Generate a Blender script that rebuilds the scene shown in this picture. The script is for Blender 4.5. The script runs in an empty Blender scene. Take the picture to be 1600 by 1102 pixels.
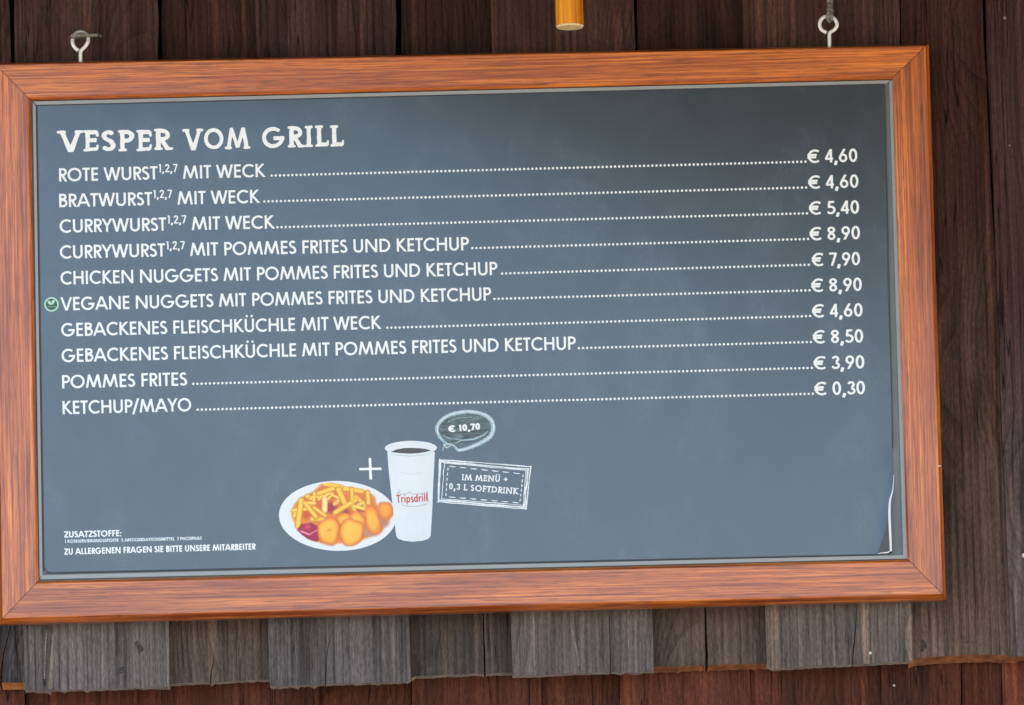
import bpy, bmesh, math, random
import numpy as np
from mathutils import Matrix, Vector
random.seed(7)
S = bpy.context.scene
C = S.collection

# ------------------------------------------------------------------ camera
Z0 = 3.6                                    # height of the board's centre above the ground
PW, PH, F = 1600.0, 1102.0, 15000.0
pitch, roll, yaw = 1.73378598e-01, -2.44931044e-02, -3.65192218e-03
RM = np.array(Matrix.Rotation(yaw, 3, 'Z') @ Matrix.Rotation(math.pi/2+pitch, 3, 'X') @ Matrix.Rotation(0, 3, 'Z'))
def _rot():
    cy, sy = math.cos(roll), math.sin(roll)
    return np.array([[cy, -sy, 0], [sy, cy, 0], [0, 0, 1]])
RM = RM @ _rot()
CP = np.array([1.29323056e-02, -12.1172477, -2.15413214+Z0])
cam = bpy.data.cameras.new('camera')
cam.sensor_width = 36; cam.sensor_fit = 'HORIZONTAL'; cam.lens = 36*F/PW
cam.clip_start = .1; cam.clip_end = 2000
co = bpy.data.objects.new('camera', cam); C.objects.link(co)
M4 = Matrix([list(RM[i])+[CP[i]] for i in range(3)]+[[0, 0, 0, 1]])
co.matrix_world = M4
S.camera = co

# ------------------------------------------------------------------ light
SUN_EL, SUN_AZ = math.radians(52), math.radians(25)     # sun stands behind the wall
w = bpy.data.worlds.new('World'); S.world = w; w.use_nodes = True
nt = w.node_tree
sky = nt.nodes.new('ShaderNodeTexSky'); sky.sky_type = 'NISHITA'; sky.sun_disc = False
sky.sun_elevation = SUN_EL; sky.sun_rotation = SUN_AZ
sky.air_density = 1.0; sky.dust_density = .2; sky.ozone_density = 2.5
bg = nt.nodes['Background']; bg.inputs[1].default_value = .12
nt.links.new(sky.outputs[0], bg.inputs[0])
sl = bpy.data.lights.new('sun', 'SUN'); sl.energy = 5.0; sl.angle = math.radians(.5); sl.color = (1, .95, .87)
so = bpy.data.objects.new('sun', sl); C.objects.link(so)
d = Vector((math.sin(SUN_AZ)*math.cos(SUN_EL), math.cos(SUN_AZ)*math.cos(SUN_EL), math.sin(SUN_EL)))
so.rotation_euler = d.to_track_quat('Z', 'Y').to_euler(); so.location = (0, 0, 12)
vs = S.view_settings; vs.view_transform = 'Standard'; vs.look = 'None'; vs.gamma = 1; vs.exposure = 1.95
vs.use_curve_mapping = False

# ------------------------------------------------------------------ helpers
def at(px, py, y):
    """points of the plane at depth y seen at photo pixels px, py"""
    px = np.asarray(px, float); py = np.asarray(py, float)
    dv = np.stack([(px-PW/2)/F, -(py-PH/2)/F, -np.ones_like(px)], -1) @ RM.T
    t = (y-CP[1])/dv[..., 1]
    return CP + dv*t[..., None]
def P(px, py, y): return Vector(at(px, py, y))
def link(name, me, mat=None, parent=None):
    o = bpy.data.objects.new(name, me); C.objects.link(o)
    if mat is not None:
        for m in (mat if isinstance(mat, (list, tuple)) else [mat]): me.materials.append(m)
    if parent is not None: adopt(o, parent)
    return o
def adopt(o, parent):
    o.parent = parent
    t = Vector(parent.location)
    q = parent.parent
    while q is not None: t = t + Vector(q.location) if q.type == 'EMPTY' else t; q = q.parent
    if parent.type == 'EMPTY': o.matrix_parent_inverse = Matrix.Translation(-t)
    else: o.matrix_parent_inverse = Matrix.Identity(4)
    return o
def meshof(name, verts, faces, smooth=False):
    me = bpy.data.meshes.new(name); me.from_pydata([tuple(v) for v in verts], [], [tuple(f) for f in faces]); me.update()
    if smooth: me.polygons.foreach_set('use_smooth', [True]*len(me.polygons))
    return me
def frombm(name, bm, smooth=False):
    me = bpy.data.meshes.new(name); bmesh.ops.recalc_face_normals(bm, faces=bm.faces[:]); bm.to_mesh(me); bm.free()
    if smooth: me.polygons.foreach_set('use_smooth', [True]*len(me.polygons))
    return me
def thing(name, label, cat, loc, group=None):
    o = bpy.data.objects.new(name, None); C.objects.link(o); o.location = loc; o.empty_display_size = .1
    o['label'] = label; o['category'] = cat
    if group: o['group'] = group
    return o

# node shorthand
class N:
    def __init__(s, name, rough=.6, spec=.5):
        s.m = bpy.data.materials.new(name); s.m.use_nodes = True; s.t = s.m.node_tree
        s.b = s.t.nodes['Principled BSDF']; s.b.inputs['Roughness'].default_value = rough
        s.b.inputs['Specular IOR Level'].default_value = spec
    def new(s, k, **kw):
        n = s.t.nodes.new(k)
        for a, v in kw.items():
            if a in ('i',):
                for kk, vv in v.items(): n.inputs[kk].default_value = vv
            else: setattr(n, a, v)
        return n
    def l(s, a, b): s.t.links.new(a, b)
    def coords(s, scale, rnd=0.0):
        tc = s.new('ShaderNodeTexCoord'); mp = s.new('ShaderNodeMapping'); mp.inputs['Scale'].default_value = scale
        s.l(tc.outputs['Object'], mp.inputs[0])
        if rnd:
            oi = s.new('ShaderNodeObjectInfo'); mu = s.new('ShaderNodeMath', operation='MULTIPLY'); mu.inputs[1].default_value = rnd
            s.l(oi.outputs['Random'], mu.inputs[0])
            cb = s.new('ShaderNodeCombineXYZ'); s.l(mu.outputs[0], cb.inputs[0]); s.l(mu.outputs[0], cb.inputs[1]); s.l(mu.outputs[0], cb.inputs[2])
            s.l(cb.outputs[0], mp.inputs['Location'])
        return mp.outputs[0]
    def noise(s, vec, scale=1.0, detail=4, rough=.6, dist=0.0):
        n = s.new('ShaderNodeTexNoise'); n.inputs['Scale'].default_value = scale; n.inputs['Detail'].default_value = detail
        n.inputs['Roughness'].default_value = rough; n.inputs['Distortion'].default_value = dist
        s.l(vec, n.inputs['Vector']); return n.outputs[0]
    def ramp(s, fac, stops):
        r = s.new('ShaderNodeValToRGB'); e = r.color_ramp.elements
        while len(e) < len(stops): e.new(.5)
        for k, (p, c) in enumerate(stops):
            e[k].position = p; e[k].color = (c, c, c, 1) if isinstance(c, (int, float)) else tuple(c)+(1,)
        s.l(fac, r.inputs[0]); return r.outputs[0]
    def mix(s, fac, a, b, mode='MIX'):
        n = s.new('ShaderNodeMix', data_type='RGBA', blend_type=mode)
        for v, k in ((fac, 0), (a, 6), (b, 7)):
            if isinstance(v, (int, float)): n.inputs[k].default_value = v
            elif isinstance(v, tuple): n.inputs[k].default_value = v+(1,)
            else: s.l(v, n.inputs[k])
        return n.outputs[2]
    def bump(s, h, strength, dist):
        b = s.new('ShaderNodeBump'); b.inputs['Strength'].default_value = strength; b.inputs['Distance'].default_value = dist
        s.l(h, b.inputs['Height']); s.l(b.outputs[0], s.b.inputs['Normal'])
    def base(s, c):
        if isinstance(c, tuple): s.b.inputs['Base Color'].default_value = c+(1,)
        else: s.l(c, s.b.inputs['Base Color'])
        return s

def srgb(r, g, b):
    f = lambda v: (v/255/12.92) if v/255 <= .04045 else ((v/255+.055)/1.055)**2.4
    return (f(r), f(g), f(b))

# ------------------------------------------------------------------ materials
def frame_wood(name, along):
    n = N(name, .34, .5); n.b.inputs['Coat Weight'].default_value = .65; n.b.inputs['Coat Roughness'].default_value = .24
    sc = {'x': (4.5, 60, 360), 'z': (360, 60, 4.5)}[along]
    v = n.coords(sc)
    fine = n.noise(v, 1, 6, .68, .35)
    sc2 = {'x': (2.2, 20, 38), 'z': (38, 20, 2.2)}[along]
    v2 = n.coords(sc2, 9)
    broad = n.noise(v2, 1, 4, .6, .8)
    sc3 = {'x': (26, 100, 520), 'z': (520, 100, 26)}[along]
    v3 = n.coords(sc3)
    pore = n.noise(v3, 1, 3, .6, .2)
    c = n.ramp(fine, [(.30, (.22, .038, .007)), (.43, (.40, .082, .012)), (.55, (.62, .158, .016)), (.70, (.88, .30, .038))])
    c2 = n.ramp(broad, [(.3, (.58, .46, .42)), (.5, (.98, .96, .96)), (.70, (1.3, 1.35, 1.3))])
    c = n.mix(1.0, c, c2, 'MULTIPLY')
    pm = n.ramp(pore, [(.38, .50), (.48, 1.0)])
    c = n.mix(.8, c, n.mix(1.0, c, pm, 'MULTIPLY'))
    n.base(c)
    n.bump(fine, .25, .0006)
    rr = n.ramp(fine, [(.3, .42), (.7, .3)])
    n.l(rr, n.b.inputs['Roughness'])
    return n.m
def plank_mat(name, grey, brown, dark, rough=.75, weather_shade=True, contrast=1.0):
    n = N(name, rough, .14)
    v = n.coords((15, 15, .9), 37)
    g1 = n.noise(v, 1, 5, .62, 1.3)
    v2 = n.coords((210, 70, 5.0), 11)
    g2 = n.noise(v2, 1, 6, .7, .5)
    v3 = n.coords((7, 7, 3.0), 19)
    blot = n.noise(v3, 1, 4, .6, .6)
    v5 = n.coords((520, 300, 130), 3)
    grit = n.noise(v5, 1, 4, .7, 0)
    # knots: sparse cells, the annual rings bend round them
    kv = n.coords((9, .01, 2.6), 41)
    vo = n.new('ShaderNodeTexVoronoi'); vo.inputs['Scale'].default_value = 1.0; vo.inputs['Randomness'].default_value = 1.0; n.l(kv, vo.inputs['Vector'])
    kd = vo.outputs['Distance']
    near = n.ramp(kd, [(.0, 1.0), (.16, .55), (.42, 0.0)])
    wcs = n.coords((19, 8, .75), 23)
    vm = n.new('ShaderNodeVectorMath', operation='MULTIPLY_ADD'); n.l(near, vm.inputs[0]); vm.inputs[1].default_value = (1.1, 0, 0); n.l(wcs, vm.inputs[2])
    wv = n.new('ShaderNodeTexWave'); wv.wave_type = 'BANDS'; wv.bands_direction = 'X'; wv.wave_profile = 'SAW'
    wv.inputs['Scale'].default_value = 1.6; wv.inputs['Distortion'].default_value = 5.0
    wv.inputs['Detail'].default_value = 3; wv.inputs['Detail Scale'].default_value = .5; wv.inputs['Detail Roughness'].default_value = .6
    n.l(vm.outputs[0], wv.inputs['Vector'])
    knot = n.ramp(kd, [(.05, 1.0), (.10, 0.0)])
    tc = n.new('ShaderNodeTexCoord'); sp = n.new('ShaderNodeSeparateXYZ'); n.l(tc.outputs['Object'], sp.inputs[0])
    if weather_shade:
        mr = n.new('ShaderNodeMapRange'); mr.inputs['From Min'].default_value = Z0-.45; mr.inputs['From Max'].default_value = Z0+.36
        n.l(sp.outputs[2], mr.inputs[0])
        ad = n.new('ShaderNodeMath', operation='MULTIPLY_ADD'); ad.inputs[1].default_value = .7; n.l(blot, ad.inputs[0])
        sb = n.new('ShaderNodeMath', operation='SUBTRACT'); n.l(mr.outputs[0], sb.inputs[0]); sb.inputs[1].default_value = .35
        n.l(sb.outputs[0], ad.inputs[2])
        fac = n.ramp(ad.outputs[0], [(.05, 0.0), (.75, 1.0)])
        c = n.mix(fac, grey, brown)  # grey weathering below; the darker brown above also carries the eave's shade
    else:
        fac = n.ramp(blot, [(.35, 0.0), (.65, 1.0)])
        c = n.mix(fac, grey, brown)
    c = n.mix(1.0, c, n.ramp(g1, [(.30, .62), (.5, 1.0), (.70, 1.38)]), 'MULTIPLY')
    c = n.mix(.8*contrast, c, n.mix(1.0, c, n.ramp(g2, [(.34, .30), (.45, .90), (.60, 1.25), (.72, 1.9)]), 'MULTIPLY'))
    c = n.mix(.55*contrast, c, n.mix(1.0, c, n.ramp(wv.outputs[0], [(.0, 1.22), (.55, 1.05), (.85, .62), (1.0, .5)]), 'MULTIPLY'))
    c = n.mix(.55, c, n.mix(1.0, c, n.ramp(grit, [(.32, .35), (.5, 1.0), (.68, 1.7)]), 'MULTIPLY'))
    if weather_shade: c = n.mix(knot, c, n.mix(1.0, c, (.34, .32, .34), 'MULTIPLY'))
    # hairline cracks
    v4 = n.coords((75, 30, 2.0), 53)
    cr = n.noise(v4, 1, 2, .5, .3)
    cm = n.ramp(cr, [(.0, 1.0), (.488, 1.0), (.497, .18), (.503, .18), (.512, 1.0)])
    blm = n.ramp(blot, [(.47, 0.0), (.56, 1.0)])
    c = n.mix(blm, c, n.mix(1.0, c, cm, 'MULTIPLY'))
    # each plank its own tone, recessed ones darkened in place of shade
    oi = n.new('ShaderNodeObjectInfo')
    c = n.mix(1.0, c, oi.outputs['Color'], 'MULTIPLY')
    st = n.noise(n.coords((48, 40, .9), 71), 1, 2, .5, .4)
    c = n.mix(n.ramp(st, [(.60, 0.0), (.70, .75)]), c, n.mix(1.0, c, (2.1, 1.9, 1.65), 'MULTIPLY'))
    st2 = n.noise(n.coords((16, 12, 1.8), 91), 1, 4, .6, .8)
    c = n.mix(n.ramp(st2, [(.32, .75), (.46, 0.0)]), c, n.mix(1.0, c, (.38, .40, .45), 'MULTIPLY'))
    n.base(c)
    hb = n.mix(.35, g2, wv.outputs[0])
    hb = n.mix(.35, hb, grit)
    n.bump(hb, 1.0, .0024)
    return n.m
M_fx = frame_wood('reddish_wood_horizontal', 'x'); M_fz = frame_wood('reddish_wood_vertical', 'z')
M_old = plank_mat('weathered_wood', (.112, .092, .082), (.056, .029, .024), None)
M_low = plank_mat('stained_wood', (.110, .034, .020), (.070, .026, .018), None, .8, False, .7)
def simple(name, col, rough=.6, spec=.5, metal=0.0, nz=None):
    n = N(name, rough, spec); n.b.inputs['Metallic'].default_value = metal
    if nz:
        v = n.coords(nz[0]); f = n.noise(v, 1, 5, .65)
        lo = tuple(x*nz[1] for x in col); hi = tuple(min(1, x*nz[2]) for x in col)
        n.base(n.ramp(f, [(.35, lo), (.65, hi)])); n.bump(f, .3, .0008)
    else: n.base(col)
    return n.m
M_cutgrey = simple('sawn_end_grey', (.40, .33, .27), .85, .2, 0, ((90, 90, 90), .6, 1.4))
M_cutorange = simple('sawn_end_fresh', (.55, .22, .08), .7, .3, 0, ((60, 60, 60), .6, 1.25))
M_cutbrown = simple('sawn_end_brown', (.33, .13, .055), .7, .3, 0, ((60, 60, 60), .55, 1.4))
M_steel = simple('zinc_plated_steel', (.86, .85, .82), .42, .5, .15, ((300, 300, 300), .9, 1.08))
M_dull = simple('dull_galvanised_steel', (.25, .23, .19), .6, .5, .5, ((200, 200, 200), .7, 1.3))
M_nail = simple('bright_nail_head', (.62, .58, .52), .5, .5, .3)
M_alu = simple('brushed_aluminium', (.30, .31, .31), .42, .5, .15, ((20, 200, 200), .93, 1.06))
M_gasket = simple('dark_gasket', (.03, .035, .045), .5)
M_back = simple('grey_back_panel', (.17, .19, .20), .42, .5, 0, ((40, 40, 40), .95, 1.05))
def pole_mat():
    n = N('varnished_pine', .38, .3)
    f = n.noise(n.coords((170, 170, 3)), 1, 4, .6, .3)
    n.base(n.ramp(f, [(.34, (.50, .14, .004)), (.5, (.78, .27, .012)), (.68, (.95, .42, .04))])); n.bump(f, .2, .0004)
    return n.m
M_pole = pole_mat()
M_poleend = simple('pine_end_grain', (.85, .66, .33), .8, .2, 0, ((300, 300, 300), .8, 1.15))
def poster_mat():
    n = N('printed_chalkboard_paper', .26, .5); n.b.inputs['Coat Weight'].default_value = 1.0; n.b.inputs['Coat Roughness'].default_value = .22; n.b.inputs['Coat IOR'].default_value = 1.6
    a = n.noise(n.coords((9, 9, 6)), 1, 5, .65, .8)
    b = n.noise(n.coords((60, 60, 28), 3), 1, 5, .7, .6)
    c_ = n.noise(n.coords((260, 260, 90), 3), 1, 3, .7, .3)
    col = n.ramp(a, [(.3, (.009, .012, .018)), (.5, (.015, .020, .028)), (.70, (.034, .043, .056))])
    col = n.mix(1.0, col, n.ramp(b, [(.3, .78), (.5, 1.0), (.75, 1.35)]), 'MULTIPLY')
    col = n.mix(.6, col, n.mix(1.0, col, n.ramp(c_, [(.3, .8), (.7, 1.25)]), 'MULTIPLY'))
    # chalk scratches
    tc = n.new('ShaderNodeTexCoord'); mp = n.new('ShaderNodeMapping'); mp.inputs['Rotation'].default_value = (0, math.radians(38), 0)
    mp.inputs['Scale'].default_value = (150, 1, 9); n.l(tc.outputs['Object'], mp.inputs[0])
    s1 = n.noise(mp.outputs[0], 1, 2, .5, .2)
    msk = n.noise(n.coords((5, 5, 5), 3), 1, 3, .6)
    sm = n.mix(1.0, n.ramp(s1, [(.70, 0.0), (.80, .5)]), n.ramp(msk, [(.52, 0.0), (.66, .8)]), 'MULTIPLY')
    col = n.mix(sm, col, (.12, .13, .15))
    n.base(col)
    wv = n.noise(n.coords((3, 3, 2.4)), 1, 3, .5)
    bb = n.mix(.35, wv, a)
    n.bump(bb, .12, .004)
    return n.m
M_poster = poster_mat()
def ink(name, c, rough=.46): return simple(name, c, rough, .45)
M_white = simple('white_ink', (.88, .90, .90), .46, .45, 0, ((300, 300, 300), .95, 1.04))
M_chalk = simple('chalk_print', (.78, .82, .84), .5, .4, 0, ((260, 260, 260), .85, 1.15))
M_palechalk = simple('pale_blue_chalk', (.36, .50, .55), .5, .4, 0, ((160, 160, 160), .85, 1.2))
M_bubble = simple('dark_green_chalk', (.085, .125, .130), .46, .4, 0, ((60, 60, 240), .55, 1.8))
M_green = ink('badge_green', (.030, .105, .060)); M_palegreen = ink('badge_pale_green', (.45, .70, .55))
M_cup = simple('cup_white', (.74, .78, .80), .46, .45, 0, ((30, 30, 12), .95, 1.04))
M_cupshade = ink('cup_rim_line', (.50, .54, .57)); M_drink = ink('dark_drink', (.085, .08, .085))
M_red = ink('logo_red', (.60, .085, .07)); M_logogrey = ink('logo_grey', (.38, .40, .40))
M_plate = simple('plate_white', (.78, .81, .82), .46, .45)
M_plateshade = ink('plate_inner', (.68, .72, .76))
M_paper = simple('white_paper_edge', (.82, .82, .80), .6, .3)
def vcol():
    n = N('printed_food_photo', .46, .45); a = n.new('ShaderNodeVertexColor'); a.layer_name = 'print'
    n.l(a.outputs[0], n.b.inputs['Base Color']); return n.m
M_food = vcol()

# ------------------------------------------------------------------ setting
def ground():
    n = N('pale_paving', .85, .3)
    f = n.noise(n.coords((.8, .8, .8)), 1, 8, .7); n.base(n.ramp(f, [(.3, (.30, .25, .19)), (.7, (.42, .36, .29))])); n.bump(f, .4, .01)
    me = meshof('ground', [(-600, -900, 0), (600, -900, 0), (600, 300, 0), (-600, 300, 0)], [(0, 1, 2, 3)])
    o = link('ground', me, n.m); o['kind'] = 'structure'
ground()
def slab(name, pts, zlo, zhi, mat):
    bm = bmesh.new(); lo = [bm.verts.new((x, y, zlo+dz)) for x, y, dz in pts]; hi = [bm.verts.new((x, y, zhi+dz)) for x, y, dz in pts]
    bm.faces.new(lo[::-1]); bm.faces.new(hi); k = len(pts)
    for i in range(k): bm.faces.new((lo[i], lo[(i+1) % k], hi[(i+1) % k], hi[i]))
    return link(name, frombm(name, bm), mat)
M_hid = simple('shade_dark_boards', (.014, .010, .009), .85, .2, 0, ((30, 30, 2), .7, 1.3))  # near-black, so the plank gaps stand in for shade beside proud planks
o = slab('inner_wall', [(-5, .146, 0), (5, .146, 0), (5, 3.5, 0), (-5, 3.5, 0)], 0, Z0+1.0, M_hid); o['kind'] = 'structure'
# unseen eave, shaped deeper to the right to darken the sign's reflection
RZ = Z0+.50
EAVE = [(-5.2, .145, .0), (-5.2, -.10, .0), (-.8, -.62, 0), (-.1, -1.05, 0), (.3, -2.0, 0), (.8, -3.0, 0), (5.2, -3.2, 0), (5.2, .145, 0)]
o = slab('unseen_shade_eave', EAVE, RZ+.01, RZ+.11, M_hid); o['kind'] = 'structure'
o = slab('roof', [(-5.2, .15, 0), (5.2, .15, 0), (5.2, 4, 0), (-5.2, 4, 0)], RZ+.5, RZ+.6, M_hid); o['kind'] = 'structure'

# ------------------------------------------------------------------ cladding
wall = thing('boarded_wall', 'dark weathered wall of overlapping vertical planks with ragged lower ends behind the menu board', 'wall', (0, .12, 0))
def vline(x0, y0, x1, y1, y):          # x on the line at photo height y
    return x0+(x1-x0)*(y-y0)/(y1-y0)
SKEW = {}
def surf(o, px):                       # depth of a plank's slightly turned face at photo column px
    ka, xm, dp = SKEW.get(o.name, (0, 0, None)); return dp+ka*(px-xm) if dp is not None else None
TONE_SHADE = [(1, 1, 1), (.62, .64, .68), (1.10, 1.10, 1.14), (.88, .76, .68), (.98, 1.02, 1.08), (.66, .61, .58), (1.15, 1.10, 1.08), (.86, .72, .64), (1.12, 1.04, 1.0), (1.30, 1.02, .90), (1.15, 1.03, 1.10), (1, .95, .9), (1, 1, 1)]  # own wood tones, with shade painted into the recessed planks
def plank(name, L, R, bottom, depth, thick, mats, ytop=-380, jit=1.5, slant=0.0, notches=(), seed=0):
    """L, R: (x at y=0, x at y=1060) of both edges; bottom: photo points left to right"""
    rnd = random.Random(seed)
    pts = []
    ys = np.linspace(ytop, bottom[-1][1]-3, 26)
    pr = 0
    left = [(vline(L[0], 0, L[1], 1060, y)+rnd.gauss(0, jit*.45), y) for y in np.linspace(ytop, bottom[0][1]-3, 26)]
    right = [(vline(R[0], 0, R[1], 1060, y)+rnd.gauss(0, jit*.45), y) for y in ys]
    bt = []
    for (x0, y0), (x1, y1) in zip(bottom, bottom[1:]):
        k = max(1, int(abs(x1-x0)/5))
        for j in range(k):
            t = j/k; bt.append((x0+(x1-x0)*t+rnd.uniform(-1, 1), y0+(y1-y0)*t+rnd.gauss(0, .42)+(rnd.uniform(1, 3) if rnd.random() < .05 else 0)))
    bt.append(bottom[-1])
    for nx, path, wd in notches:        # cracks running up from the end
        k = min(range(len(bt)), key=lambda i: abs(bt[i][0]-nx))
        yb = bt[k][1]
        up = [(x-wd*(1-i/len(path))*.5, y) for i, (x, y) in enumerate(path)]
        dn = [(x+wd*(1-i/len(path))*.5, y) for i, (x, y) in enumerate(path)][::-1]
        bt[k:k+1] = [(nx-wd*.5, yb)]+up+dn[0:]+[(nx+wd*.5, yb)]
    out = left+bt+right[::-1]
    front = at([p[0] for p in out], [p[1] for p in out], depth)
    n = len(out); bm = bmesh.new()
    from mathutils.geometry import delaunay_2d_cdt
    cv, _, cf, *_r = delaunay_2d_cdt([Vector(p) for p in out], [], [list(range(n))], 1, 1e-4)
    xm = (L[0]+R[0])/2; ka = rnd.uniform(-1, 1)*.003/110
    def sk(P_, xs): P_ = np.array(P_); P_[:, 1] += ka*(np.array(xs)-xm); return P_
    front = sk(front, [p[0] for p in out])
    cp = sk(at([v[0] for v in cv], [v[1] for v in cv], depth), [v[0] for v in cv]); cvv = [bm.verts.new(p) for p in cp]
    for t_ in cf: bm.faces.new([cvv[i] for i in t_]).material_index = 0
    fv = [bm.verts.new(p) for p in front]
    bv = []
    nl = len(left); nb = nl+len(bt)
    for i, p in enumerate(front):
        z = p[2]-(slant if nl <= i < nb else 0)
        bv.append(bm.verts.new((p[0], p[1]+thick, z)))
    for i in range(n):
        q = bm.faces.new((fv[i], bv[i], bv[(i+1) % n], fv[(i+1) % n]))
        if nl <= i < nb-1 and out[i][1] > 1000: q.material_index = 1
    bmesh.ops.remove_doubles(bm, verts=bm.verts[:], dist=2e-6)
    o = link(name, frombm(name, bm), mats, wall); o.color = TONE_SHADE[seed-1]+(1,); SKEW[o.name] = (ka, xm, depth); return o
MO = [M_old, M_cutgrey]; MF = [M_old, M_cutorange]; MB_ = [M_old, M_cutbrown]
DP, DR = .050, .076
def nail(px, py, depth, parent, r=1.9, mat=None):
    depth = surf(parent, px) or depth
    c = P(px, py, depth-.0012); bm = bmesh.new()
    bmesh.ops.create_cone(bm, segments=10, cap_ends=True, radius1=r*.00082, radius2=r*.00055, depth=.0022,
        matrix=Matrix.Translation(c) @ Matrix.Rotation(math.pi/2, 4, 'X'))
    return link('nail', frombm('nail', bm), mat or M_nail, parent)
pl = []
pl.append(plank('plank', (-190, -160), (-80, -62), [(-160, 1078), (-62, 1076)], DP, .022, MO, seed=1))
pl.append(plank('plank', (-84, -64), (15, 46), [(-64, 1067), (-2, 1067), (46, 1066.5)], DR, .024, MF, slant=.006, seed=2,
      notches=[(1, [(1.5, 1055), (4, 1030), (8, 1010), (14, 990), (18, 972), (22, 930)], 3.4)]))
pl.append(plank('plank', (22, 38.5), (246, 265.5), [(38.5, 1079), (60, 1080), (78, 1080.5), (80, 1078.5), (120, 1077.5), (190, 1075), (262, 1073.5), (265.5, 1074)], DP, .020, MO, seed=3))
pl.append(plank('plank', (253, 261), (406, 428), [(258, 1069.5), (296, 1067), (327, 1066), (331, 1069), (335, 1065.5), (380, 1063), (428, 1062)], DR, .022, MO, seed=4,
      notches=[(329, [(330, 1052), (333, 1038), (335, 1022)], 1.8)]))
pl.append(plank('plank', (399, 420.5), (617, 641.5), [(420.5, 1055), (421.5, 1071), (426, 1073.5), (470, 1070.5), (560, 1067), (636, 1064.5), (641.5, 1062)], DP, .021, MO, seed=5,
      notches=[(508, [(509, 1050), (509.5, 1030), (513, 1010), (518, 985)], 1.6)]))
pl.append(plank('plank', (627, 638), (772, 808), [(634, 1058), (680, 1055.5), (726, 1053.5), (808, 1051)], DR, .024, MO, seed=6,
      notches=[(757.5, [(757, 1030), (756, 1000), (755, 960), (752, 900)], 3.2)]))
pl.append(plank('plank', (766, 801), (990, 1022), [(801, 1055), (804, 1057), (850, 1055), (900, 1052), (960, 1050), (980, 1049), (990, 1052), (1000, 1050), (1010, 1048.5), (1022, 1049.5)], DP, .020, MO, seed=7,
      notches=[(953.5, [(953.5, 1030), (953, 1000), (952, 962), (951, 930)], 1.5)]))
pl.append(plank('plank', (995, 1018), (1166, 1206), [(1016, 1042.5), (1060, 1041), (1100, 1039.5), (1150, 1038), (1206, 1036)], DR, .026, MB_, slant=.004, seed=8,
      notches=[(1104, [(1104, 1022), (1103, 1000), (1102, 960), (1100, 920)], 4.2)]))
pl.append(plank('plank', (1160, 1199), (1404, 1426), [(1199, 1041), (1208, 1045), (1260, 1041.5), (1340, 1038), (1400, 1035), (1426, 1033.5)], DP, .021, MO, seed=9,
      notches=[(1332, [(1333, 1020), (1336, 990), (1339, 950), (1341, 900)], 1.8)]))
pl.append(plank('plank', (1407.5, 1421), (1534, 1589), [(1420, 1032), (1430, 1029), (1460, 1026), (1520, 1023.8), (1543, 1023.5), (1590, 1024)], DR, .030, MB_, slant=.0055, seed=10))
pl.append(plank('plank', (1540, 1581.5), (1745, 1790), [(1581.5, 1026), (1600, 1026), (1790, 1022)], DP, .024, MB_, slant=.002, seed=11))
pl.append(plank('plank', (1740, 1784), (1870, 1915), [(1784, 1018), (1915, 1015)], DR, .024, MO, seed=12))
pl.append(plank('plank', (1864, 1909), (2080, 2125), [(1909, 1020), (2125, 1018)], DP, .024, MO, seed=13))
nail(1360, 1020.5, DP, pl[8], 2.8)
nail(1570, 28, DP, pl[10], 3.0, M_dull); nail(1577.5, 227, DP, pl[10], 1.5, M_dull); nail(1600, 868, DP, pl[10], 4.0)
# raised reddish strip and ribs of wood worn proud of the planks above the board
def rib(pts, w0, w1, depth, parent, mat, th=.006):
    bm = bmesh.new(); fr = []
    for k, (x, y) in enumerate(pts):
        wd = w0+(w1-w0)*k/(len(pts)-1)
        fr.append([bm.verts.new(P(x-wd/2, y, depth)), bm.verts.new(P(x-wd*.42, y, depth-th)), bm.verts.new(P(x+wd*.42, y, depth-th)), bm.verts.new(P(x+wd/2, y, depth))])
    for a, b in zip(fr, fr[1:]):
        for i in range(3): bm.faces.new((a[i], a[i+1], b[i+1], b[i]))
    bm.faces.new(fr[0]); bm.faces.new(fr[-1][::-1])
    return link('rib', frombm('rib', bm), mat, parent)
rib([(540, -120), (538, 0), (540.5, 50), (541, 100), (542, 200)], 21, 40, DP, pl[4], M_old, .005)
# lower course
def lower(L, R, depth, seed):
    rnd = random.Random(seed)
    bm = bmesh.new(); lf = [(L[0]+(L[1]-L[0])*t+rnd.gauss(0, .7), 985+900*t) for t in np.linspace(0, 1, 22)]
    rt = [(R[0]+(R[1]-R[0])*t+rnd.gauss(0, .7), 985+900*t) for t in np.linspace(0, 1, 22)]
    out = lf+rt[::-1]; fr = at([p[0] for p in out], [p[1] for p in out], depth)
    fv = [bm.verts.new(p) for p in fr]; bv = [bm.verts.new((p[0], p[1]+.010, p[2])) for p in fr]
    f = bm.faces.new(fv); g = bm.faces.new(bv[::-1]); n = len(out)
    for i in range(n): bm.faces.new((fv[i], bv[i], bv[(i+1) % n], fv[(i+1) % n]))
    bmesh.ops.triangulate(bm, faces=[f, g])
    o = link('plank', frombm('plank', bm), [M_low], wall); k = rnd.uniform(.78, 1.25); o.color = (k*rnd.uniform(1, 1.12), k, k*rnd.uniform(.85, 1), 1); return o
D1, D2 = .112, .120
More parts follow.
